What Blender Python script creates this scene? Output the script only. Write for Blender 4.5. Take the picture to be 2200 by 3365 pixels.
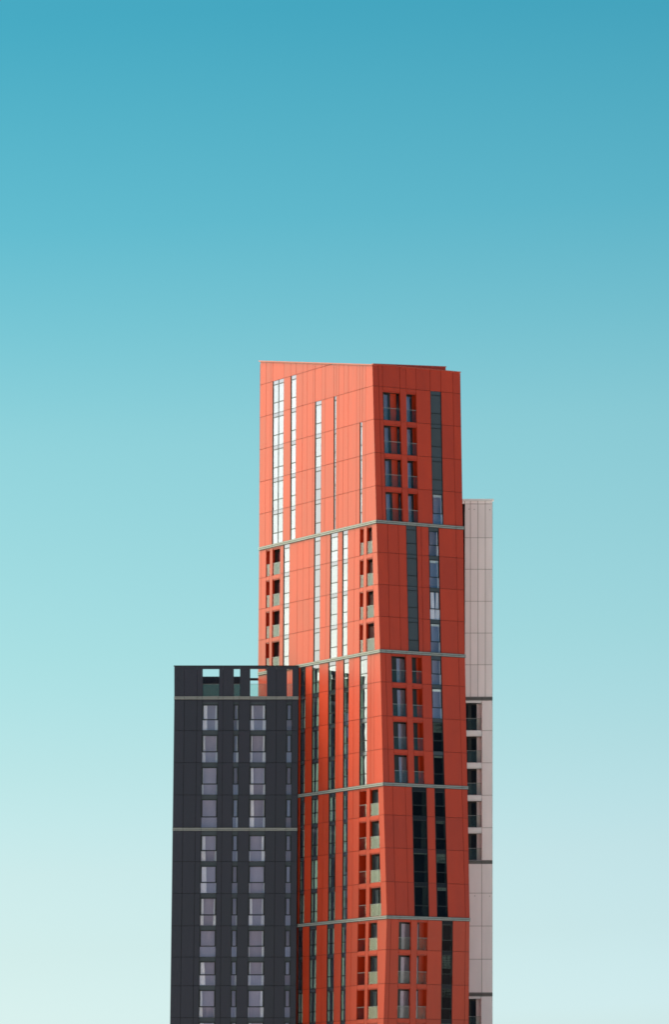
import bpy, math, random
from mathutils import Vector
random.seed(7)
scene = bpy.context.scene
for o in list(bpy.data.objects):
    bpy.data.objects.remove(o, do_unlink=True)
COL = scene.collection

# ------------------------------------------------------------------ camera
# a level telephoto with vertical shift (verticals stay vertical), 450 m away
cam = bpy.data.cameras.new('camera')
cam.sensor_fit = 'HORIZONTAL'
cam.sensor_width = 36.0
cam.lens = 36.0 * 16500.0 / 2200.0
cam.shift_y = 1.0193
cam.clip_start = 1.0
cam.clip_end = 30000.0
cam_obj = bpy.data.objects.new('camera', cam)
cam_obj.location = (0, 0, 1.7)
cam_obj.rotation_euler = (math.pi / 2, 0, 0)
COL.objects.link(cam_obj)
scene.camera = cam_obj

# ------------------------------------------------------------------ sky
SUN_EL, SUN_AZ = 44.0, -50.0          # degrees; azimuth from +Y, negative = left
sdir = Vector((math.sin(math.radians(SUN_AZ)) * math.cos(math.radians(SUN_EL)),
               math.cos(math.radians(SUN_AZ)) * math.cos(math.radians(SUN_EL)),
               math.sin(math.radians(SUN_EL))))
world = bpy.data.worlds.new('World')
scene.world = world
world.use_nodes = True
wt = world.node_tree
bg = wt.nodes['Background']
sky = wt.nodes.new('ShaderNodeTexSky')
sky.sky_type = 'NISHITA'
sky.sun_disc = False
sky.sun_elevation = math.radians(SUN_EL)
sky.sun_rotation = math.radians(SUN_AZ)
sky.altitude = 0
sky.air_density = 1.0
sky.dust_density = 1.3
sky.ozone_density = 1.0
tc = wt.nodes.new('ShaderNodeTexCoord')
sep = wt.nodes.new('ShaderNodeSeparateXYZ')
wt.links.new(tc.outputs['Generated'], sep.inputs[0])
def sky_ramp(stops, sock):
    r = wt.nodes.new('ShaderNodeValToRGB')
    e = r.color_ramp.elements
    e[0].position, e[0].color = stops[0][0], (*stops[0][1], 1)
    e[1].position, e[1].color = stops[-1][0], (*stops[-1][1], 1)
    for p, c in stops[1:-1]:
        e.new(p).color = (*c, 1)
    wt.links.new(sock, r.inputs['Fac'])
    return r.outputs['Color']
# clear teal air, deepening upwards and slightly towards the left
tilt = wt.nodes.new('ShaderNodeMath')
tilt.operation = 'MULTIPLY_ADD'
tilt.inputs[1].default_value = -0.05
wt.links.new(sep.outputs['X'], tilt.inputs[0])
wt.links.new(sep.outputs['Z'], tilt.inputs[2])
teal = sky_ramp([(0.0, (0.3649, 0.4862, 0.6322)), (.0348, (0.3379, 0.4502, 0.5854)), (.05, (0.307, 0.3977, 0.4815)), (.0663, (0.2941, 0.3751, 0.4245)), (.087, (0.2572, 0.3553, 0.3707)), (.1087, (0.2233, 0.3448, 0.3373)),
                 (.13, (0.2018, 0.3355, 0.3171)), (.1504, (0.1816, 0.3287, 0.3037)), (.171, (0.1328, 0.3034, 0.2861)), (.1914, (0.0909, 0.2786, 0.2715)), (.21, (0.0713, 0.2616, 0.2573)), (.2297, (0.0505, 0.242, 0.2441)), (.30, (0.0434, 0.2081, 0.2099)), (1.0, (0.0434, 0.2081, 0.2099))], tilt.outputs[0])
dot = wt.nodes.new('ShaderNodeVectorMath')
dot.operation = 'DOT_PRODUCT'
dot.inputs[1].default_value = sdir
wt.links.new(tc.outputs['Generated'], dot.inputs[0])
near = wt.nodes.new('ShaderNodeMapRange')      # the hazy sky round the sun stays white
near.interpolation_type = 'SMOOTHSTEP'
near.inputs['From Min'].default_value = 0.66
near.inputs['From Max'].default_value = 0.82
wt.links.new(dot.outputs['Value'], near.inputs['Value'])
tint = wt.nodes.new('ShaderNodeMix')
tint.data_type = 'RGBA'
tint.inputs['B'].default_value = (1.02, 1.05, .74, 1)
wt.links.new(near.outputs['Result'], tint.inputs['Factor'])
wt.links.new(teal, tint.inputs['A'])
mul = wt.nodes.new('ShaderNodeMix')
mul.data_type = 'RGBA'
mul.blend_type = 'MULTIPLY'
mul.inputs['Factor'].default_value = 1.0
wt.links.new(sky.outputs['Color'], mul.inputs['A'])
wt.links.new(tint.outputs['Result'], mul.inputs['B'])
wt.links.new(mul.outputs['Result'], bg.inputs['Color'])
bg.inputs['Strength'].default_value = 0.15

# ------------------------------------------------------------------ sun (soft, hazy)
sun = bpy.data.lights.new('sun', 'SUN')
sun.energy = 5.0
sun.angle = math.radians(30)
sun.color = (.96, .90, .60)
sun_obj = bpy.data.objects.new('sun', sun)
sun_obj.rotation_euler = (-sdir).to_track_quat('-Z', 'Y').to_euler()
COL.objects.link(sun_obj)

vs = scene.view_settings
vs.view_transform = 'Standard'
vs.look = 'None'
vs.exposure = 1.15
vs.gamma = 1.0
vs.use_curve_mapping = False
scene.cycles.transparent_max_bounces = 24
scene.cycles.filter_width = 1.7

# ------------------------------------------------------------------ materials
def node(nt, kind, **kw):
    n = nt.nodes.new(kind)
    for k, v in kw.items():
        setattr(n, k, v)
    return n

def coat(name, base, rough=.4, spec=.5, var=.05, grain=.04, metal=0.0):
    """painted cladding: each piece a shade of its own, faint weathering streaks"""
    m = bpy.data.materials.new(name)
    m.use_nodes = True
    nt = m.node_tree
    b = nt.nodes['Principled BSDF']
    b.inputs['Roughness'].default_value = rough
    b.inputs['Specular IOR Level'].default_value = spec
    b.inputs['Metallic'].default_value = metal
    info = node(nt, 'ShaderNodeObjectInfo')
    co = node(nt, 'ShaderNodeTexCoord')
    mp = node(nt, 'ShaderNodeMapping')
    mp.inputs['Scale'].default_value = (1.6, 1.6, .35)
    nt.links.new(co.outputs['Object'], mp.inputs['Vector'])
    nz = node(nt, 'ShaderNodeTexNoise')
    nz.inputs['Scale'].default_value = 1.0
    nz.inputs['Detail'].default_value = 5
    nt.links.new(mp.outputs[0], nz.inputs['Vector'])
    nz2 = node(nt, 'ShaderNodeTexNoise')
    nz2.inputs['Scale'].default_value = 14.0
    nz2.inputs['Detail'].default_value = 3
    nt.links.new(co.outputs['Object'], nz2.inputs['Vector'])
    def ranged(sock, amp):
        r = node(nt, 'ShaderNodeMapRange')
        r.inputs['To Min'].default_value = -amp
        r.inputs['To Max'].default_value = amp
        nt.links.new(sock, r.inputs['Value'])
        return r.outputs[0]
    a1 = node(nt, 'ShaderNodeMath', operation='ADD')
    a2 = node(nt, 'ShaderNodeMath', operation='ADD')
    a3 = node(nt, 'ShaderNodeMath', operation='ADD')
    nt.links.new(ranged(info.outputs['Random'], var), a1.inputs[0])
    nt.links.new(ranged(nz.outputs['Fac'], grain * 2), a1.inputs[1])
    nt.links.new(a1.outputs[0], a2.inputs[0])
    nt.links.new(ranged(nz2.outputs['Fac'], grain), a2.inputs[1])
    nt.links.new(a2.outputs[0], a3.inputs[0])
    a3.inputs[1].default_value = 1.0
    sc_ = node(nt, 'ShaderNodeVectorMath', operation='SCALE')
    sc_.inputs[0].default_value = base
    nt.links.new(a3.outputs[0], sc_.inputs['Scale'])
    nt.links.new(sc_.outputs[0], b.inputs['Base Color'])
    rr = node(nt, 'ShaderNodeMath', operation='MULTIPLY')
    rr.inputs[1].default_value = rough
    nt.links.new(a3.outputs[0], rr.inputs[0])
    nt.links.new(rr.outputs[0], b.inputs['Roughness'])
    return m

def glass(name, tint, f0, f1, body=None, rough=.015, ripple=.11, gloss=(.83, .75, 1.0)):
    """glazing: reflection that grows towards grazing over a clear (or opaque) body"""
    m = bpy.data.materials.new(name)
    m.use_nodes = True
    nt = m.node_tree
    nt.nodes.remove(nt.nodes['Principled BSDF'])
    out = nt.nodes['Material Output']
    lw = node(nt, 'ShaderNodeLayerWeight')
    lw.inputs['Blend'].default_value = .5
    pw = node(nt, 'ShaderNodeMath', operation='POWER')
    pw.inputs[1].default_value = 2.0
    nt.links.new(lw.outputs['Facing'], pw.inputs[0])
    ma = node(nt, 'ShaderNodeMath', operation='MULTIPLY_ADD')
    ma.inputs[1].default_value = f1
    info = node(nt, 'ShaderNodeObjectInfo')          # no two sealed units mirror quite alike
    vr = node(nt, 'ShaderNodeMapRange')
    vr.inputs['To Min'].default_value = f0 * .6
    vr.inputs['To Max'].default_value = f0 * 1.45
    nt.links.new(info.outputs['Random'], vr.inputs['Value'])
    nt.links.new(vr.outputs[0], ma.inputs[2])
    ma.use_clamp = True
    nt.links.new(pw.outputs[0], ma.inputs[0])
    gl = node(nt, 'ShaderNodeBsdfGlossy')
    gl.inputs['Roughness'].default_value = rough
    gl.inputs['Color'].default_value = (*gloss, 1)      # cool low-e coating
    # panes are never quite flat: a slow ripple bends what they mirror
    co = node(nt, 'ShaderNodeTexCoord')
    nz = node(nt, 'ShaderNodeTexNoise')
    nz.inputs['Scale'].default_value = .9
    nz.inputs['Detail'].default_value = 1
    nt.links.new(co.outputs['Object'], nz.inputs['Vector'])
    bp = node(nt, 'ShaderNodeBump')
    bp.inputs['Strength'].default_value = ripple
    bp.inputs['Distance'].default_value = .02
    nt.links.new(nz.outputs['Fac'], bp.inputs['Height'])
    nt.links.new(bp.outputs[0], gl.inputs['Normal'])
    if body is None:
        tr = node(nt, 'ShaderNodeBsdfTransparent')
        tr.inputs['Color'].default_value = (*tint, 1)
    else:
        tr = node(nt, 'ShaderNodeBsdfDiffuse')
        tr.inputs['Color'].default_value = (*tint, 1)
    mx = node(nt, 'ShaderNodeMixShader')
    nt.links.new(ma.outputs[0], mx.inputs[0])
    nt.links.new(tr.outputs[0], mx.inputs[1])
    nt.links.new(gl.outputs[0], mx.inputs[2])
    nt.links.new(mx.outputs[0], out.inputs['Surface'])
    return m

M = {
    'red': coat('red_cladding', (.45, .031, .0045), .38, .46, .07, .06),
    'red_cap': coat('red_coping', (.44, .06, .025), .3, .6, .03, .03),
    'dark': coat('black_cladding', (.0170, .0155, .0335), .45, .5, .08, .06),
    'pale': coat('pale_cladding', (.90, .81, .84), .55, .4, .035, .04),
    'pale_white': coat('white_lintel', (.88, .86, .89), .5, .4, .03, .03),
    'alu': coat('grey_aluminium', (.28, .28, .28), .38, .5, .05, .05),
    'alu_dark': coat('dark_aluminium', (.16, .15, .15), .4, .5, .05, .05),
    'frame': coat('black_frame', (.012, .012, .013), .4, .4, .1, .05),
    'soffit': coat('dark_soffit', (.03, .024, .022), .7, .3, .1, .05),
    'curtain': coat('curtain', (.90, .95, .90), .9, .1, .12, .06),
    'blind': coat('blind', (.74, .84, .76), .8, .2, .15, .03),
    'red_joint': coat('red_joint', (.11, .012, .005), .8, .2, .0, .1),
    'dark_joint': coat('black_joint', (.008, .008, .009), .8, .2, .0, .1),
    'pale_joint': coat('pale_joint', (.16, .13, .125), .8, .2, .0, .1),
    'room': coat('room', (.54, .49, .53), .9, .1, .0, .1),
    'roof': coat('roof_felt', (.12, .12, .12), .9, .2, .0, .1),
    'glass': glass('glass', (.86, .93, .88), .065, .78),
    'glass_dark': glass('tinted_glass', (.95, .91, .95), .08, .30),
    'glass_dim': glass('dimmed_glass', (.34, .36, .36), .006, .1, ripple=.5),  # dark reflections of nearby buildings put into the tint; also used for recess doors
    'spandrel': glass('spandrel_glass', (.036, .044, .050), .035, .95, body=1, rough=.06),
    'spandrel_dark': glass('grey_infill', (.060, .070, .080), .02, .2, body=1, rough=.25),
    'spandrel_dim': glass('dimmed_infill', (.016, .018, .021), .01, .12, body=1, rough=.25),  # darkened copy of the grey infill, same dark reflections put into its colour
    'crown_glass': glass('crown_glass', (.84, .90, .87), .055, .2, rough=.2, gloss=(.86, 1.0, .95)),
    'rail_glass': glass('balustrade_glass', (.90, .94, .91), .014, .24, rough=.03, gloss=(.90, .90, 1.0)),
}

# ------------------------------------------------------------------ mesh helpers
class MB:
    def __init__(self):
        self.v, self.f, self.m = [], [], {}
    def box8(self, p):
        """p: 4 front corners (TL TR BR BL) then the same 4 at the back"""
        n = len(self.v)
        self.v += [Vector(q) for q in p]
        self.f += [tuple(n + i for i in t) for t in
                   ((0, 3, 2, 1), (4, 5, 6, 7), (0, 1, 5, 4), (1, 2, 6, 5), (2, 3, 7, 6), (3, 0, 4, 7))]
        return self
    def poly(self, pts):
        n = len(self.v)
        self.v += [Vector(q) for q in pts]
        self.f.append(tuple(range(n, n + len(pts))))
        return self
    def add(self, other):
        n = len(self.v)
        for k in other.m:
            self.m[k + len(self.f)] = other.m[k]
        self.v += other.v
        self.f += [tuple(n + i for i in t) for t in other.f]
        return self
    def build(self, name, mat, parent, base, mat2=None):
        me = bpy.data.meshes.new(name)
        me.from_pydata([v - base for v in self.v], [], self.f)
        me.materials.append(M[mat])
        if mat2:
            me.materials.append(M[mat2])
            for k, i in self.m.items():
                me.polygons[k].material_index = i
        me.update()
        o = bpy.data.objects.new(name, me)
        COL.objects.link(o)
        o.parent = parent
        return o

def thing(name, label, cat, loc):
    o = bpy.data.objects.new(name, None)
    o.empty_display_size = 2
    o.location = loc
    o['label'] = label
    o['category'] = cat
    COL.objects.link(o)
    return o

# ------------------------------------------------------------------ the faces of the buildings
CA, SA, Y0, X0 = .4911, .8711, 452.0, 4.109
CORNER = [[-1.376, 76.546], [-0.632, 62.369], [0.016, 50.651], [0.581, 38.668], [1.249, 26.65], [0.658, 17.021], [0.494, 13.879]]
LEFT = [
 dict(z=[77.709, 74.673, 71.65, 68.618, 65.599, 62.507],
  cols=[[-22.597, -22.818, "p"], [-21.438, -21.658, "p"], [-20.525, -20.696, "p"], [-20.141, -20.287, "wA"], [-17.976, -18.203, "p"], [-16.663, -16.768, "wB"], [-15.603, -15.772, "p"], [-14.359, -14.56, "p"], [-13.479, -13.591, "p"], [-12.352, -12.544, "p"], [-11.995, -12.115, "wC"], [-10.77, -10.97, "p"], [-10.038, -10.237, "p"], [-8.48, -8.543, "wD"], [-7.988, -8.187, "p"], [-7.507, -7.705, "p"], [-6.588, -6.857, "p"], [-5.756, -5.859, "p"], [-4.244, -4.346, "p"], [-3.684, -3.723, "wE"], [-3.19, -3.316, "p"], [-2.543, -2.7, "p"], ["C", "C", ""]]),
 dict(z=[62.507, 59.582, 56.672, 53.778, 50.789],
  cols=[[-22.814, -23.015, "p"], [-22.352, -22.51, "p"], [-21.424, -21.555, "b1"], [-20.707, -20.87, "q"], [-20.152, -20.34, "b1"], [-18.692, -18.898, "p"], [-18.047, -18.172, "wF"], [-16.849, -17.036, "p"], [-15.339, -15.5, "p"], [-14.26, -14.371, "p"], [-13.099, -13.259, "p"], [-12.181, -12.342, "wG"], [-10.997, -11.158, "p"], [-9.821, -10.098, "p"], [-9.118, -9.277, "wH"], [-7.732, -7.891, "p"], [-6.891, -6.982, "wI"], [-5.876, -6.004, "p"], [-4.616, -4.854, "p"], [-3.661, -3.764, "b2"], [-2.974, -3.125, "q"], [-2.401, -2.553, "b2"], [-1.522, -0.982, "p"], ["C", "C", ""]]),
 dict(z=[50.789, 47.862, 44.794, 41.799, 38.778],
  cols=[[-22.989, -23.129, "p"], [-21.555, -21.624, "p"], [-19.951, -20.02, "p"], [-18.298, -18.367, "p"], [-16.713, -16.782, "p"], [-15.134, -15.271, "p"], [-14.748, -14.907, "wJ"], [-13.792, -14.019, "p"], [-12.561, -12.705, "wK"], [-11.229, -11.42, "p"], [-9.521, -9.575, "wM"], [-8.121, -8.298, "p"], [-7.503, -7.639, "p"], [-6.705, -6.807, "wN"], [-5.681, -5.871, "p"], [-4.802, -4.937, "p"], [-3.678, -3.786, "wO"], [-2.291, -2.453, "p"], [-1.697, -1.764, "p"], [-1.04, -1.073, "p"], ["C", "C", ""]]),
 dict(z=[38.778, 35.866, 32.888, 29.841, 26.787],
  cols=[[-23.107, -23.242, "p"], [-19.949, -20.083, "p"], [-16.707, -16.907, "p"], [-15.247, -15.447, "p"], [-14.84, -15.027, "wJ"], [-13.99, -14.129, "p"], [-12.678, -12.897, "wK"], [-11.417, -11.642, "p"], [-10.457, -10.655, "p"], [-9.409, -9.58, "wM"], [-8.124, -8.295, "p"], [-6.784, -6.961, "wN"], [-5.895, -6.012, "p"], [-4.939, -5.076, "p"], [-3.762, -3.931, "b3"], [-2.476, -2.612, "q"], [-1.846, -1.93, "b3"], [-0.377, 0.203, "p"], ["C", "C", ""]]),
 dict(z=[26.787, 23.734, 20.693, 17.567, 14.507],
  cols=[[-23.23, -23.398, "p"], [-19.953, -20.285, "p"], [-17.006, -17.336, "p"], [-15.545, -15.792, "p"], [-15.196, -15.394, "wJ"], [-14.368, -14.434, "p"], [-13.077, -13.159, "wK"], [-11.726, -11.971, "p"], [-10.751, -10.995, "p"], [-9.742, -9.905, "wM"], [-8.421, -8.632, "p"], [-7.052, -7.376, "wN"], [-6.169, -6.436, "p"], [-5.229, -5.544, "p"], [-4.015, -4.418, "b3"], [-2.641, -3.019, "q"], [-2.04, -2.45, "b3"], [-0.54, -0.444, "p"], ["C", "C", ""]]),
]
RIGHT = [
 dict(z=[77.709, 74.673, 71.65, 68.618, 65.599, 62.507],
  cols=[[0.0, 0.0, "p"], [0.589, 0.63, "p"], [1.024, 1.004, "b4"], [2.836, 2.743, "q"], [3.501, 3.364, "b4"], [4.543, 4.369, "p"], [6.029, 5.905, "wS"], [7.172, 7.015, "p"], [8.431, 8.299, "p"], [9.25, 9.067, ""]]),
 dict(z=[62.507, 59.582, 56.672, 53.778, 50.789],
  cols=[[0.0, 0.0, "p"], [1.141, 1.013, "p"], [2.242, 2.137, "p"], [3.07, 2.975, "wV"], [4.179, 4.075, "p"], [4.654, 4.524, "p"], [5.426, 5.292, "wT"], [6.513, 6.382, "p"], [8.336, 8.198, "p"], [9.114, 8.875, ""]]),
 dict(z=[50.789, 47.862, 44.794, 41.799, 38.778],
  cols=[[0.0, 0.0, "p"], [0.531, 0.576, "p"], [1.158, 1.21, "b5"], [2.694, 2.611, "q"], [3.295, 3.268, "b5"], [4.333, 4.291, "p"], [5.31, 5.298, "wU"], [6.395, 6.407, "p"], [8.213, 8.275, "p"], [8.903, 8.827, ""]]),
 dict(z=[38.778, 35.866, 32.888, 29.841, 26.787],
  cols=[[0.0, 0.0, "p"], [0.96, 0.901, "p"], [2.28, 2.226, "p"], [2.979, 2.879, "wX"], [4.503, 4.394, "p"], [5.343, 5.237, "wY"], [6.429, 6.39, "p"], [8.228, 8.224, "p"], [8.824, 8.672, ""]]),
 dict(z=[26.787, 23.734, 20.693, 17.567, 14.507],
  cols=[[0.0, 0.0, "p"], [0.442, 0.456, "p"], [1.261, 1.446, "b6"], [2.519, 2.768, "q"], [3.183, 3.415, "b6"], [4.245, 4.484, "p"], [5.752, 6.038, "wZ"], [6.887, 7.184, "p"], [8.231, 8.508, "p"], [8.658, 8.971, ""]]),
]
ROOF = [-22.659, 79.923, -1.376, 76.519]
DARK_Z_TOP = [50.697, 50.387, 48.986, 47.884, 47.782, 47.5]
DARK_Z = [[47.5, 44.682, 41.706, 38.724, 35.682], [35.398, 32.562, 29.611, 26.61, 23.715, 21.066, 18.109, 15.144]]
DARK_COLS = [[-14.853, -15.234, "p"], [-13.909, -14.29, "p"], [-12.74, -13.12, "p"], [-12.241, -12.585, "wd1"], [-10.772, -11.077, "p"], [-10.344, -10.598, "p"], [-9.357, -9.639, "wd2"], [-8.85, -9.104, "p"], [-7.813, -8.075, "wd3"], [-6.33, -6.567, "p"], [-5.383, -5.637, "p"], [-4.439, -4.651, "wd4"], [-3.946, -4.129, "p"], [-3.34, -3.579, ""]] #between z 47.5 18.188
DARK_OPEN = [[-12.204, -10.693], [-9.329, -8.765], [-7.799, -6.291], [-4.397, -3.918]]
GREY_Z = [[65.818, 65.65, 65.372, 62.26, 59.348, 56.401, 53.472, 50.554, 47.588], [47.27, 44.492, 41.518, 38.527, 35.541, 32.525], [32.216, 29.508, 26.478, 23.419, 20.338], [20.004, 17.021, 14.019]]
GREY_X = [11.224, 11.785, 12.024, 12.543, 13.239, 13.595, 13.918, 14.583, 14.704]
def corner_u(z):
    for (u1, z1), (u2, z2) in zip(CORNER, CORNER[1:]):
        if z >= z2:
            return u1 + (u2 - u1) * (z - z1) / (z2 - z1)
    return CORNER[-1][0]

class LeftFace:
    """u runs along the face towards the prow corner, d is outwards"""
    n = Vector((-SA, -CA, 0))
    def pt(self, u, z, d=0.0):
        return Vector((X0 + CA * u, Y0 - SA * u, z)) + self.n * d

class RightFace:
    n = Vector((CA, -SA, 0))
    def pt(self, u, z, d=0.0):
        return LF.pt(corner_u(z), z) + Vector((SA, CA, 0)) * u + self.n * d

class FlatFace:
    def __init__(self, y):
        self.y = y
    def pt(self, u, z, d=0.0):
        return Vector((u, self.y - d, z))

LF, RF = LeftFace(), RightFace()
DF, GF = FlatFace(465.05), FlatFace(463.0)

def slab(face, q, d0, d1):
    """q: (u,z) for TL TR BR BL; solid between depths d0 (back) and d1 (front)"""
    return MB().box8([face.pt(u, z, d1) for u, z in q] + [face.pt(u, z, d0) for u, z in q])

def rect(face, ua, ub, za, zb, d0, d1):
    """ua/ub: functions of z or numbers, za top, zb bottom"""
    fa = ua if callable(ua) else (lambda z: ua)
    fb = ub if callable(ub) else (lambda z: ub)
    return slab(face, [(fa(za), za), (fb(za), za), (fb(zb), zb), (fa(zb), zb)], d0, d1)

GAP = .036          # open joint between cladding panels

class Tower:
    def __init__(self, name, label, loc):
        self.base = Vector(loc)
        self.root = thing(name, label, 'building', loc)
        self.panels = []           # (visible area, MB, material)
    def part(self, mb, name, mat, parent=None, mat2=None):
        return mb.build(name, mat, parent or self.root, self.base, mat2)
    def panel(self, face, ua, ub, za, zb, mat, weight=1.0, top=None, d1=0.0, d0=-.05):
        fa, fb = (lambda z: ua(z) + GAP / 2), (lambda z: ub(z) - GAP / 2)
        if top is None:
            ta = tb = za - GAP * .5
        else:
            ta = min(za - GAP * .5, top(ua(za)))
            tb = min(za - GAP * .5, top(ub(za)))
        bz = zb + GAP * .5
        if max(ta, tb) <= bz + .02:
            return
        ta, tb = max(ta, bz + .002), max(tb, bz + .002)
        jit = random.uniform(-.004, .004)
        mb = slab(face, [(fa(ta), ta), (fb(tb), tb), (fb(bz), bz), (fa(bz), bz)], d0, d1 + jit)
        # backing plate that closes the open joint
        ka, kb = max(ta + GAP * .5, zb + .004), max(tb + GAP * .5, zb + .004)
        if top is not None:
            ka, kb = min(ka, max(top(ua(za)) - .02, zb + .004)), min(kb, max(top(ub(za)) - .02, zb + .004))
        bk = slab(face, [(ua(ka), ka), (ub(kb), kb), (ub(zb), zb), (ua(zb), zb)], d0 - .012, d0 - .003)
        nf = len(mb.f)
        mb.add(bk)
        for k in range(nf, len(mb.f)):
            mb.m[k] = 1
        w = max(fb(bz) - fa(bz), 0.01)
        self.panels.append((weight * w * (max(ta, tb) - bz), mb, mat))
    def flush_panels(self, limit=295):
        self.panels.sort(key=lambda t: -t[0])
        for a, mb, mat in self.panels[:limit]:
            self.part(mb, 'panel', mat, None, mat + '_joint')
        rest = self.panels[limit:]
        if rest:
            j = MB()
            for a, mb, mat in rest:
                j.add(mb)
            o = self.part(j, 'panel_strips', rest[0][2], None, rest[0][2] + '_joint')
            o['kind'] = 'stuff'
        self.panels = []

def wavy(face, ua, ub, za, zb, d, n=9, amp=.035):
    """a hanging curtain: pleated sheet with a little thickness"""
    mb = MB()
    fa = ua if callable(ua) else (lambda z: ua)
    fb = ub if callable(ub) else (lambda z: ub)
    for i in range(n):
        f0, f1 = i / n, (i + 1) / n
        d0 = d + (amp if i % 2 else -amp)
        d1 = d + (-amp if i % 2 else amp)
        L = lambda f, z: fa(z) + (fb(z) - fa(z)) * f
        mb.poly([face.pt(L(f0, za), za, d0), face.pt(L(f0, zb), zb, d0),
                 face.pt(L(f1, zb), zb, d1), face.pt(L(f1, za), za, d1)])
    return mb

def window(tw, face, ua, ub, za, zb, st):
    """one storey of a glazed strip. st: style dict"""
    rec = st.get('rec', .055)
    sp = st.get('sp', .33)
    low = st.get('low', .98)
    fw = st.get('fw', .022)
    tr = st.get('tr', .075)
    zb_ = zb + .01
    z1 = za - sp                       # under the spandrel
    z2 = zb_ + low                     # middle transom
    W = lambda f: (lambda z: ua(z) + (ub(z) - ua(z)) * f)
    off = lambda fn, k: (lambda z: fn(z) + k)
    fr = MB()
    # jamb linings
    fr.add(rect(face, ua, off(ua, .022), za, zb, -rec - .05, -.004))
    fr.add(rect(face, off(ub, -.022), ub, za, zb, -rec - .05, -.004))
    # transoms
    fr.add(rect(face, off(ua, .023), off(ub, -.023), z1, z1 - tr, -rec - .045, -rec + .02))
    fr.add(rect(face, off(ua, .023), off(ub, -.023), z2 + tr * .5, z2 - tr * .5, -rec - .045, -rec + .02))
    fr.add(rect(face, off(ua, .023), off(ub, -.023), zb_ + .02, zb_ - .01, -rec - .045, -rec + .03))
    # stiles of the opening light
    for a, b in ((off(ua, .023), off(ua, .023 + fw)), (off(ub, -.023 - fw), off(ub, -.023))):
        fr.add(rect(face, a, b, z1 - tr, z2 + tr * .5, -rec - .044, -rec + .018))
    if st.get('mull'):
        m = W(.5)
        fr.add(rect(face, off(m, -.035), off(m, .035), za - .004, zb_, -rec - .04, -rec + .02))
    o = tw.part(fr, 'window', 'frame')
    bays = [(ua, W(.5)), (W(.5), ub)] if st.get('mull') else [(ua, ub)]
    pm = st.get('pane', 'glass')
    for a, b in bays:
        i, j = off(a, .024), off(b, -.024)
        tw.part(rect(face, i, j, za - .005, z1, -rec - .03, -rec - .005), 'spandrel', st.get('span', 'spandrel'), o)
        tw.part(rect(face, i, j, z1 - tr, z2 + tr * .5, -rec - .02, -rec - .008), 'pane', pm, o)
        tw.part(rect(face, i, j, z2 - tr * .5, zb_ + .02, -rec - .02, -rec - .008), 'pane', pm, o)
    if pm.startswith('glass'):
        cl, cr, bl = st.get('left', 0), st.get('right', 0), st.get('blind', 0)
        top = z1 - .03
        dd = -rec - .09
        w = ub(zb) - ua(zb)
        if cl > 0:
            tap = random.uniform(.0, .35) * cl
            f = lambda z, c=cl, t=tap: ua(z) + .03 + w * (c - t * max(0, min(1, (z - zb) / (top - zb))))
            tw.part(wavy(face, off(ua, .03), f, top, zb_ + .03, dd), 'curtain', 'curtain', o)
        if cr > 0:
            tap = random.uniform(.0, .35) * cr
            f = lambda z, c=cr, t=tap: ub(z) - .03 - w * (c - t * max(0, min(1, (z - zb) / (top - zb))))
            tw.part(wavy(face, f, off(ub, -.03), top, zb_ + .03, dd), 'curtain', 'curtain', o)
        if bl > 0:
            tw.part(rect(face, off(ua, .07), off(ub, -.07), top - .02, top - (top - z2) * bl, dd + .05, dd + .07), 'blind', 'blind', o)
    return o

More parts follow.
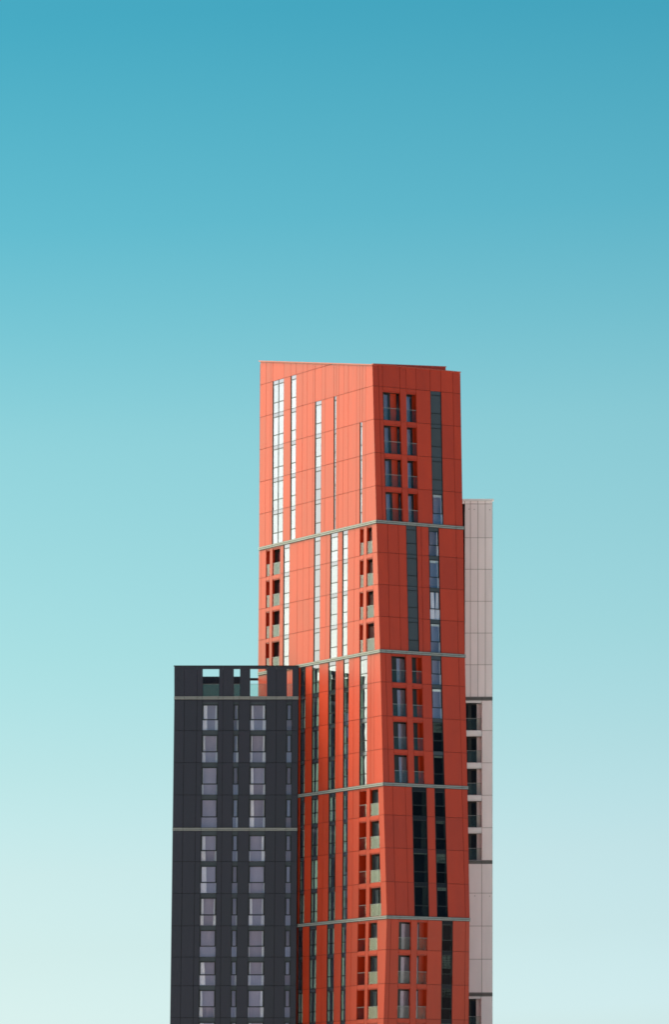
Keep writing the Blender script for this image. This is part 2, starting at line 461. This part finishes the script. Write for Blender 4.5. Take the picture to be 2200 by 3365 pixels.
def loggia(tw, face, cells, za, zb, st, first):
    """a recessed balcony behind one or two openings; cells: [(ua,ub),...]"""
    dep = st['dep']
    mat = st.get('mat', 'red')
    lh = st.get('lintel', .36) if not first else .12
    trim = .10
    zo = za - lh - trim                  # top of the opening
    zf = zb + .03
    u0, u1 = cells[0][0], cells[-1][1]
    P = face.pt
    sh = MB()
    th = .04
    # side walls, floor
    sh.add(rect(face, (lambda z: u0(z) - th), u0, za - .05, zb + .0, -dep - .05, -.052))
    sh.add(rect(face, u1, (lambda z: u1(z) + th), za - .05, zb + .0, -dep - .05, -.052))
    sh.add(rect(face, u0, u1, zf, zf - .06, -dep - .05, -.075))
    o = tw.part(sh, 'balcony', mat)
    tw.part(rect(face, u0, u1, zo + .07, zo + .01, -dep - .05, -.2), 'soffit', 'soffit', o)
    for a, b in cells:
        ia = lambda z, a=a: a(z) + GAP / 2
        ib = lambda z, b=b: b(z) - GAP / 2
        tw.part(rect(face, ia, ib, za - GAP * .5, za - lh, -.2, 0.0), 'lintel', st.get('lmat', mat), o)
        tw.part(rect(face, ia, ib, za - lh - .02, zo, -.2, -.05), 'lintel_trim', st.get('lmat', mat), o)
        zr = zf + 1.07
        tw.part(rect(face, ia, ib, zr, zf + .01, -.072, -.056), 'balustrade', 'rail_glass', o)
        tw.part(rect(face, ia, ib, zr + .035, zr + .003, -.082, -.042), 'handrail', 'alu', o)
    # rear wall of the recess
    w = lambda z: u1(z) - u0(z)
    for f0, f1, kind in st['back']:
        a = lambda z, f=f0: u0(z) + f * (1 if st.get('abs') else w(z))
        if st.get('abs'):
            b = lambda z, f=f1: min(u0(z) + f, u1(z))
        else:
            b = lambda z, f=f1: u0(z) + f * w(z)
        if b(zb) - a(zb) < .03:
            continue
        if kind == 'wall':
            tw.part(rect(face, a, b, zo + .0, zf, -dep - .04, -dep + .002), 'rear_panel', mat, o)
        elif kind == 'pier':
            tw.part(rect(face, a, b, zo + .0, zf, -dep - .04, -dep + .2), 'rear_pier', mat, o)
        elif kind == 'frame':
            tw.part(rect(face, a, b, zo, zf, -dep - .04, -dep + .01), 'door_frame', 'frame', o)
        else:
            fr = MB()
            k = .05
            ai, bi = (lambda z: a(z) + k), (lambda z: b(z) - k)
            fr.add(rect(face, a, ai, zo, zf, -dep - .04, -dep + .02))
            fr.add(rect(face, bi, b, zo, zf, -dep - .04, -dep + .02))
            fr.add(rect(face, ai, bi, zo, zo - .14, -dep - .04, -dep + .02))
            fr.add(rect(face, ai, bi, zf + .07, zf, -dep - .04, -dep + .02))
            tw.part(fr, 'door_frame', 'frame', o)
            tw.part(rect(face, ai, bi, zo - .14, zf + .07, -dep - .02, -dep - .005), 'door_pane',
                    {'glass': 'glass', 'dark': 'glass_dark', 'dim': 'glass_dim'}[kind], o)
    return o

def band(tw, face, ua, ub, z, cuts, mats=('alu', 'alu'), h=.30, proj=.10, dz=0.0):
    """string course: two rails over a dark recess, cut into lengths"""
    tw.part(rect(face, ua, ub, z - .004 - dz, z - h - .012 - dz, -.06, .012), 'band_backing', 'frame')
    us = [ua] + sorted(c for c in cuts if ua + .3 < c < ub - .3) + [ub]
    for a, b in zip(us, us[1:]):
        for k, m in ((0, mats[0]), (1, mats[1])):
            zt = z - .022 - dz - k * (h * .5)
            hh = h * .5 - .045
            tw.part(rect(face, a + .012, b - .012, zt, zt - hh, .0125, proj - .02 * k), 'band_rail', m)

# ------------------------------------------------------------------ ground
gm = bpy.data.materials.new('ground')
gm.use_nodes = True
gnt = gm.node_tree
gb = gnt.nodes['Principled BSDF']
gb.inputs['Roughness'].default_value = .95
gn = node(gnt, 'ShaderNodeTexNoise')
gn.inputs['Scale'].default_value = .02
gn.inputs['Detail'].default_value = 8
gco = node(gnt, 'ShaderNodeTexCoord')
gnt.links.new(gco.outputs['Object'], gn.inputs['Vector'])
gr = node(gnt, 'ShaderNodeValToRGB')
gr.color_ramp.elements[0].color = (.39, .375, .42, 1)
gr.color_ramp.elements[1].color = (.44, .425, .47, 1)
gnt.links.new(gn.outputs['Fac'], gr.inputs['Fac'])
gnt.links.new(gr.outputs[0], gb.inputs['Base Color'])
gme = bpy.data.meshes.new('ground')
GS = 9000
gme.from_pydata([(-GS, -GS, 0), (GS, -GS, 0), (GS, GS, 0), (-GS, GS, 0)], [], [(0, 1, 2, 3)])
gme.materials.append(gm)
go = bpy.data.objects.new('ground', gme)
go['kind'] = 'structure'
COL.objects.link(go)

# ================================================================== RED TOWER
red = Tower('red_tower', 'tallest tower, orange-red panel cladding with a slanted roof and strip windows', (4.1, 452.0, 0))
roof_u0, roof_z0, roof_u1, roof_z1 = ROOF
def roof_left(u):
    return roof_z0 + (roof_z1 - roof_z0) * (u - roof_u0) / (roof_u1 - roof_u0)
ROOF_R = 76.60

WIN = {
    'wA': dict(mull=True, start=0), 'wB': dict(start=0), 'wC': dict(start=1), 'wD': dict(start=1), 'wE': dict(start=2),
    'wF': dict(), 'wG': dict(pane='spandrel'), 'wH': dict(left=.0, right=.0), 'wI': dict(),
    'wJ': dict(right=.35), 'wK': dict(right=.45, left=.12), 'wM': dict(left=.2, right=.2), 'wN': dict(left=.3), 'wO': dict(left=.2),
    'wS': dict(pane='spandrel_dark', span='spandrel_dark', start=1), 'wV': dict(pane='spandrel_dark', span='spandrel_dark'),
    'wT': dict(pane='glass_dark', fw=.08, right=.14, span='spandrel_dark', blinds=[.0, .16, .0, .14]), 'wU': dict(pane='glass_dark', fw=.08, right=.12, span='spandrel_dark', blinds=[0, .14, .55, .12]),
    'wX': dict(pane='glass_dim', fw=.06, right=.3, span='spandrel_dim', blinds=[0, 0, .06, 0]), 'wY': dict(pane='glass_dim', fw=.08, right=.13, span='spandrel_dim', blinds=[0, .16, .5, .18]),
    'wZ': dict(pane='glass_dim', fw=.08, right=.12, span='spandrel_dim', blinds=[0, .72, .45, .3]),
}
LOG = {
    'b1': dict(dep=.8, abs=True, back=[(0, .75, 'frame'), (.75, 3.2, 'dark')]),
    'b2': dict(dep=.8, abs=True, back=[(0, .22, 'frame'), (.22, 1.5, 'glass'), (1.5, 4, 'glass')]),
    'b3': dict(dep=.8, abs=True, back=[(0, .74, 'wall'), (.74, .98, 'pier'), (.98, 1.3, 'frame'), (1.3, 2.3, 'glass'), (2.3, 4, 'glass')]),
    'b4': dict(dep=.6, back=[(0, .10, 'frame'), (.10, .255, 'dark'), (.255, .31, 'frame'), (.31, .49, 'wall'), (.49, .58, 'dark'), (.58, .78, 'frame'), (.78, .93, 'dark'), (.93, .97, 'frame'), (.97, 1, 'wall')]),
    'b5': dict(dep=.6, back=[(0, .25, 'frame'), (.25, .55, 'dark'), (.55, .92, 'frame'), (.92, 1, 'wall')]),
    'b6': dict(dep=.6, back=[(0, .18, 'frame'), (.18, .52, 'dark'), (.52, .74, 'frame'), (.74, .82, 'dark'), (.82, 1, 'wall')]),
}

def bounds(sec, i, z, face_is_left=True):
    a, b, _ = sec['cols'][i]
    zt, zb = sec['z'][0], sec['z'][-1]
    if a == 'C':
        return corner_u(z)
    return a + (b - a) * (zt - z) / (zt - zb)

def do_face(tw, face, secs, left):
    for si, sec in enumerate(secs):
        zs = sec['z']
        rows = list(zip(zs, zs[1:]))
        if si == 0:
            rows = [(zs[0] + 3.1, zs[0])] + rows
        for ri, (za, zb) in enumerate(rows):
            first = si > 0 and ri == 0
            if first:
                za = za - .315
            n = len(sec['cols'])
            i = 0
            while i < n - 1:
                t = sec['cols'][i][2]
                ua = lambda z, i=i: bounds(sec, i, z)
                ub = lambda z, i=i: bounds(sec, i + 1, z)
                if left:
                    hidden = ua(zb) < -15.3 and za < 48.2
                    wgt = .02 if hidden else .55
                else:
                    hidden, wgt = False, 1.0
                roof = (roof_left if left else (lambda u: ROOF_R)) if si == 0 else None
                if t.startswith('w') and not (si == 0 and ri - 1 < WIN[t].get('start', 0)):
                    st = dict(WIN[t])
                    if t in ('wC', 'wD') and ri >= 4:
                        if t == 'wC' or ri == 5:
                            st['pane'] = 'spandrel'
                    if t == 'wS' and ri == 5:
                        st.update(pane='glass_dark', fw=.08, right=.16, blind=.15)
                    if st.get('pane') in ('glass_dark', 'glass_dim'):
                        if t == 'wU' and ri >= 2:
                            st['pane'] = 'glass_dim'
                        if 'blinds' in st:
                            st['blind'] = st['blinds'][ri]
                        if t == 'wT' and ri == 2:
                            st['left'], st['right'] = .5, .5
                        st['right'] *= random.uniform(.7, 1.3)
                    elif left and si >= 2:
                        st['left'] = max(0, st.get('left', 0) + random.uniform(-.12, .15))
                        st['right'] = max(0, st.get('right', 0) + random.uniform(-.15, .15))
                    window(tw, face, ua, ub, za, zb, st)
                elif t.startswith('b') and not (si == 0 and ri < 2):
                    uq = lambda z, i=i: bounds(sec, i + 2, z)
                    ur = lambda z, i=i: bounds(sec, i + 3, z)
                    loggia(tw, face, [(ua, ub), (uq, ur)], za, zb, LOG[t], first)
                    tw.panel(face, ub, uq, za, zb, 'red', wgt, None, 0.0, -.22)
                    i += 3
                    continue
                else:
                    tw.panel(face, ua, ub, za, zb, 'red', wgt, roof)
                i += 1
        # the course under this section
        if si < len(secs) - 1:
            z = zs[-1]
            us = [bounds(secs[si + 1], i, z) for i in range(len(secs[si + 1]['cols']))]
            if left:
                band(tw, face, us[0], corner_u(z) + .08, z, us[1:-1])
            else:
                band(tw, face, .0, us[-1] + .05, z, us[1:-1], dz=.003)

do_face(red, LF, LEFT, True)
do_face(red, RF, RIGHT, False)
red.flush_panels(295)

# parapet behind the panels where the roof line crosses a storey joint
red.part(slab(LF, [(-11.0, roof_left(-11.0) - .03), (-6.0, roof_left(-6.0) - .03), (-6.0, 76.3), (-11.0, 76.3)], -.2, -.07), 'parapet_wall', 'red')
# copings and the raised screen behind the right parapet
def lc(u0, u1, d0, d1, up=.10):
    return slab(LF, [(u0, roof_left(u0) + up), (u1, roof_left(u1) + up), (u1, roof_left(u1) + .008), (u0, roof_left(u0) + .008)], d0, d1)
for k in range(6):
    a = roof_u0 - .12 + k * (roof_u1 - roof_u0 + .16) / 6
    b = roof_u0 - .12 + (k + 1) * (roof_u1 - roof_u0 + .16) / 6
    red.part(lc(a + .008, b - .008, -.35, .07), 'coping', 'red_cap')
for k in range(3):
    red.part(rect(RF, .02 + k * 3.09, .0 + (k + 1) * 3.09, ROOF_R + .09, ROOF_R + .008, -.35, .07), 'coping', 'red_cap')
sb = [.55, 1.8, 3.2, 4.8, 6.4, 8.1]
ztop = lambda v: 76.72 + (77.10 - 76.72) * v / 8.1
for a, b in zip(sb, sb[1:]):
    red.part(slab(RF, [(a + .01, ztop(a)), (b - .01, ztop(b)), (b - .01, 75.9), (a + .01, 75.9)], -.75, -.65), 'roof_screen_panel', 'red')
red.part(slab(RF, [(.52, ztop(.5) + .08), (8.14, ztop(8.14) + .08), (8.14, ztop(8.14) + .006), (.52, ztop(.5) + .006)], -.82, -.6), 'screen_coping', 'red_cap')

# rooms behind the glass, rear walls, roof, base
def foot(si, z):
    """footprint corners of the tower at height z: left end, prow, right end, rear"""
    sec, rsec = LEFT[si], RIGHT[si]
    l = LF.pt(bounds(sec, 0, z), z)
    p = LF.pt(corner_u(z), z)
    r = RF.pt(bounds(rsec, len(rsec['cols']) - 1, z), z)
    return l, p, r, l + (r - p)
AV, BV = Vector((CA, -SA, 0)), Vector((SA, CA, 0))
for si in range(5):
    zt, zb = LEFT[si]['z'][0], LEFT[si]['z'][-1]
    if si == 0:
        zt = 76.2
    core, rear = MB(), MB()
    ring = []
    for z in (zt, zb):
        l, p, r, q = foot(si, z)
        l2, p2, r2, q2 = l + BV * .98 + AV * .3, p - AV * .98 + BV * .98, r - AV * .98 - BV * .3, q + AV * .3 - BV * .3
        ring.append((l2, p2, r2, q2))
        ring.append((l + BV * .01, q, r - AV * .01))
    t, tr_, b, br_ = ring
    if si == 0:
        for v, zz_ in ((t[0], 79.5), (t[3], 79.5), (tr_[0], 79.7), (tr_[1], 79.7), (tr_[2], 76.5)):
            v.z = zz_
    for i in range(4):
        j = (i + 1) % 4
        core.poly([t[i], t[j], b[j], b[i]])
    red.part(core, 'room_wall', 'room')
    rear.poly([tr_[0], br_[0], br_[1], tr_[1]])
    rear.poly([tr_[1], br_[1], br_[2], tr_[2]])
    red.part(rear, 'rear_wall', 'red')
    # return of the cladding at the two open ends
    for z in LEFT[si]['z'][1:]:
        fl = MB()
        l, p, r, q = foot(si, z)
        o1, o2 = p - AV * .12 + BV * .12, p - AV * .98 + BV * .98
        fl.poly([l + BV * .12, o1, o2, l + BV * .98])
        fl.poly([o1, r - AV * .12, r - AV * .98, o2])
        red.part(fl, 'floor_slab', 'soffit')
l, p, r, q = foot(0, 76.2)
l.z = q.z = 79.6
red.part(MB().poly([l, p, r, q]), 'roof', 'roof')
zt = LEFT[4]['z'][-1]
red.part(rect(LF, LEFT[4]['cols'][0][1], corner_u(zt), zt - .02, 0, -.3, 0), 'base_wall', 'red')
red.part(rect(RF, .003, RIGHT[4]['cols'][-1][1], zt - .02, 0, -.3, .003), 'base_wall', 'red')
l, p, r, q = foot(4, zt)
g = lambda v: Vector((v.x, v.y, 0))
red.part(MB().poly([l, g(l), g(q), q]).poly([q, g(q), g(r), r]), 'base_wall', 'red')

# ================================================================== BLACK TOWER
dark = Tower('black_tower', 'low matte black tower with an open roof screen, left of the red tower', (-9.3, 465.0, 0))
zt0, zb0 = 47.5, 18.188
def dcol(i):
    a, b, _ = DARK_COLS[i]
    return lambda z: a + (b - a) * (zt0 - z) / (zt0 - zb0)
DW = {
    'wd1': dict(left=.29, right=.17), 'wd2': dict(left=.0, right=.3), 'wd3': dict(left=.23, right=.2), 'wd4': dict(blind=.0),
}
n = len(DARK_COLS)
for si, zs in enumerate(DARK_Z):
    for ri, (za, zb) in enumerate(zip(zs, zs[1:])):
        zz = za
        for i in range(n - 1):
            t = DARK_COLS[i][2]
            if t == 'p':
                dark.panel(DF, dcol(i), dcol(i + 1), zz, zb, 'dark')
            else:
                st = dict(DW[t], pane='glass_dark', span='spandrel_dark', sp=.40, low=1.0, fw=.09, tr=.10, rec=.09)
                for k in ('left', 'right'):
                    if st.get(k):
                        st[k] = max(.04, st[k] * random.choice((.35, .7, 1.0, 1.0, 1.25)))
                if t == 'wd1' and ri % 4 == 3:
                    st['left'], st['right'] = 0, .0
                window(dark, DF, dcol(i), dcol(i + 1), zz, zb, st)
x0, x1 = DARK_COLS[0][0], DARK_COLS[-1][0]
cuts = [c[0] for c in DARK_COLS[1:-1]]
ztop_, zo_, zg_, zs_, zbt, zbb = DARK_Z_TOP
band(dark, DF, x0 - .02, x1, zbt + .06, cuts, h=.30)
for sx in (0,):
    z = DARK_Z[1][0] + .285
    band(dark, DF, dcol(0)(z) - .02, dcol(n - 1)(z), z, [dcol(i)(z) for i in (1, 3, 4, 6, 8, 9, 11)], h=.29)
dark.flush_panels(290)
dark.part(rect(DF, x0 + .03, x1 - .02, 47.60, 47.30, -.35, -.075), 'deck_edge', 'dark')
# open roof screen: wall panels between the four openings, lintel beam, sills, glass rails
opens = DARK_OPEN
edges = [x0 + .02, -13.909, -12.74, opens[0][0]]
segs = list(zip(edges, edges[1:])) + [(opens[0][1], -10.344), (-10.344, opens[1][0]), (opens[1][1], opens[2][0]),
        (opens[2][1], -5.383), (-5.383, opens[3][0]), (opens[3][1], x1 + .02)]
for a, b in segs:
    dark.part(rect(DF, a + .012, b - .012, zo_ - .006, zbt + .064, -.3, .0), 'screen_panel', 'dark')
for x in (-13.909, -12.74, -10.344, -5.383):
    dark.part(rect(DF, x - .06, x + .06, zo_ - .006, zbt + .064, -.34, -.302), 'screen_rib', 'dark')
lx = [x0 + .02, -12.74, -10.344, -8.765, -6.291, -5.383, x1 + .02]
for a, b in zip(lx, lx[1:]):
    dark.part(rect(DF, a + .004, b - .004, ztop_ - .08, zo_, -.3, .003), 'screen_beam', 'dark')
dark.part(rect(DF, x0 - .05, x1 + .03, ztop_, ztop_ - .078, -.36, .07), 'coping', 'frame')
for a, b in opens:
    dark.part(rect(DF, a - .01, b + .01, zs_ - .03, zbt + .067, -.32, .06), 'sill', 'alu')
    dark.part(rect(DF, a + .01, b - .01, zg_, zs_, -.2, -.185), 'balustrade', 'crown_glass')
    dark.part(rect(DF, a + .01, b - .01, zg_ + .03, zg_ + .002, -.205, -.18), 'handrail', 'alu_dark')
BF = FlatFace(473.0)
px = [-15.0 + .31 * k for k in range(21)]
for a, b in zip(px, px[1:]):
    dark.part(rect(BF, a + .008, b - .008, 50.50, 47.2, -.12, 0), 'rear_parapet_board', 'dark')
dark.part(rect(BF, -15.0, -8.8, 50.46, 47.2, -.16, -.122), 'parapet_backing', 'frame')
dark.part(rect(BF, -8.78, -6.9, 50.36, 50.12, -.12, 0), 'rear_rail', 'frame')
dark.part(MB().box8([(-14.86, 473, 50.6), (-14.86, 465.37, 50.6), (-14.86, 465.37, 47.5), (-14.86, 473, 47.5),
                     (-14.72, 473, 50.6), (-14.72, 465.37, 50.6), (-14.72, 465.37, 47.5), (-14.72, 473, 47.5)]), 'side_screen', 'dark')
# body: rooms, terrace deck, side and rear walls
dk = lambda z: (x0 + (DARK_COLS[0][1] - DARK_COLS[0][0]) * (zt0 - z) / (zt0 - zb0))
rm = MB()
rt = lambda y, z: LF.pt((Y0 - y) / SA, z).x - .12
for (xa, ya), (xb, yb) in (((.3, 466.0), (None, 466.0)), ((None, 466.0), (None, 472.3))):
    va = dk(47.4) + xa if xa is not None else rt(ya, 0)
    vb = rt(yb, 0)
    rm.poly([(va, ya, 47.3), (vb, yb, 47.3), (vb, yb, 0), (va - (.5 if xa is not None else 0), ya, 0)])
dark.part(rm, 'room_wall', 'room')
sw = MB()
sw.poly([(dk(47.5), 465.1, 47.5), (dk(47.5), 473, 47.5), (dk(0), 473, 0), (dk(0), 465.1, 0)])
sw.poly([(dk(47.5), 473, 47.5), (-7.3, 473, 47.5), (-7.3, 473, 0), (dk(0), 473, 0)])
sw.poly([(-7.3, 473, 47.5), (rt(472.3, 0), 472.3, 47.5), (rt(472.3, 0), 472.3, 0), (-7.3, 473, 0)])
dark.part(sw, 'side_wall', 'dark')
dark.part(MB().poly([(dk(47.4), 465.3, 47.42), (rt(465.3, 0), 465.3, 47.42), (rt(472.3, 0), 472.3, 47.42), (-7.3, 473, 47.42), (dk(47.4), 473, 47.42)]), 'terrace_deck', 'roof')
zl = DARK_Z[1][-1]
dark.part(rect(DF, dcol(0), dcol(n - 1), zl - .02, 0, -.3, 0), 'base_wall', 'dark')

# ================================================================== PALE TOWER
pale = Tower('pale_tower', 'slim pale pinkish-grey panelled tower behind the right edge of the red tower', (13.2, 463.0, 0))
gx = GREY_X
xs_top = [gx[2], gx[3], gx[4], gx[6], gx[7]]
cst = lambda v: (lambda z: v)
za_, zcap, zc2 = GREY_Z[0][0], GREY_Z[0][1], GREY_Z[0][2]
xs_cap = [gx[0], gx[1], gx[2] + .0, gx[3], gx[4], gx[6], gx[7]]
for a, b in zip(xs_cap, xs_cap[1:]):
    pale.panel(GF, cst(a), cst(b), zcap, zc2, 'pale')
for a, b in ((gx[0], 12.9), (12.9, gx[8])):
    pale.part(rect(GF, a, b - .01, za_, zcap, -.4, .12), 'coping', 'pale_white')
for za, zb in zip(GREY_Z[0][2:], GREY_Z[0][3:]):
    for a, b in zip(xs_top, xs_top[1:]):
        pale.panel(GF, cst(a), cst(b), za, zb, 'pale')
# fixing sockets high on three panels and low on two
for x, z in ((12.42, 64.88), (12.9, 64.86), (14.33, 64.83), (12.95, 29.25), (14.32, 29.23)):
    pale.part(rect(GF, x - .035, x + .035, z + .035, z - .035, -.01, .03), 'wall_anchor', 'alu_dark')
# dark recessed strip beside the red tower
pale.part(rect(GF, 10.9, gx[2] - .02, zc2 - .03, GREY_Z[0][-1], -.6, -.5), 'recess_wall', 'frame')
for z in GREY_Z[0][3:-1]:
    pale.part(rect(GF, 10.95, gx[2] - .03, z + .03, z - .03, -.5, -.4), 'recess_rail', 'alu_dark')
LG = dict(dep=.9, mat='pale', lmat='pale_white', lintel=.42, back=[(0, .1, 'frame'), (.1, .4, 'dim'), (.4, .5, 'frame'), (.5, .78, 'dim'), (.78, 1, 'wall')])
for gi, xsplit in ((1, gx[5]), (3, gx[5] - .07)):
    for k, (za, zb) in enumerate(zip(GREY_Z[gi], GREY_Z[gi][1:])):
        loggia(pale, GF, [(cst(11.6), cst(xsplit))], za, zb, LG, k == 0)
        pale.panel(GF, cst(xsplit), cst(gx[7]), za, zb, 'pale')
for za, zb in zip(GREY_Z[2], GREY_Z[2][1:]):
    for a, b in ((10.95, gx[5]), (gx[5], gx[7])):
        pale.panel(GF, cst(a), cst(b), za, zb, 'pale')
for z in (GREY_Z[0][-1], GREY_Z[1][-1], GREY_Z[2][-1]):
    band(pale, GF, 10.95, gx[7] + .01, z, [gx[5]], mats=('alu_dark', 'alu_dark'), h=.30, proj=.06)
pale.flush_panels(290)
gl_ = GREY_Z[3][-1]
pale.part(rect(GF, 10.95, gx[7], gl_ - .02, 0, -.3, 0), 'base_wall', 'pale')
pb = MB()
pb.poly([(gx[7], 463.0, 65.6), (gx[7], 463.0, 0), (gx[7], 474, 0), (gx[7], 474, 65.6)])
pb.poly([(gx[7], 474, 65.6), (gx[7], 474, 0), (8.6, 474, 0), (8.6, 474, 65.6)])
pb.poly([(8.6, 474, 65.6), (8.6, 474, 0), (8.6, 464.2, 0), (8.6, 464.2, 65.6)])
pale.part(pb, 'rear_wall', 'pale')
pale.part(MB().poly([(8.6, 464.1, 65.3), (gx[7] - .2, 464.1, 65.3), (gx[7] - .2, 464.1, 0), (8.6, 464.1, 0)]), 'room_wall', 'room')
pale.part(MB().poly([(8.6, 463.1, 65.5), (gx[7], 463.1, 65.5), (gx[7], 474, 65.5), (8.6, 474, 65.5)]), 'roof', 'roof')
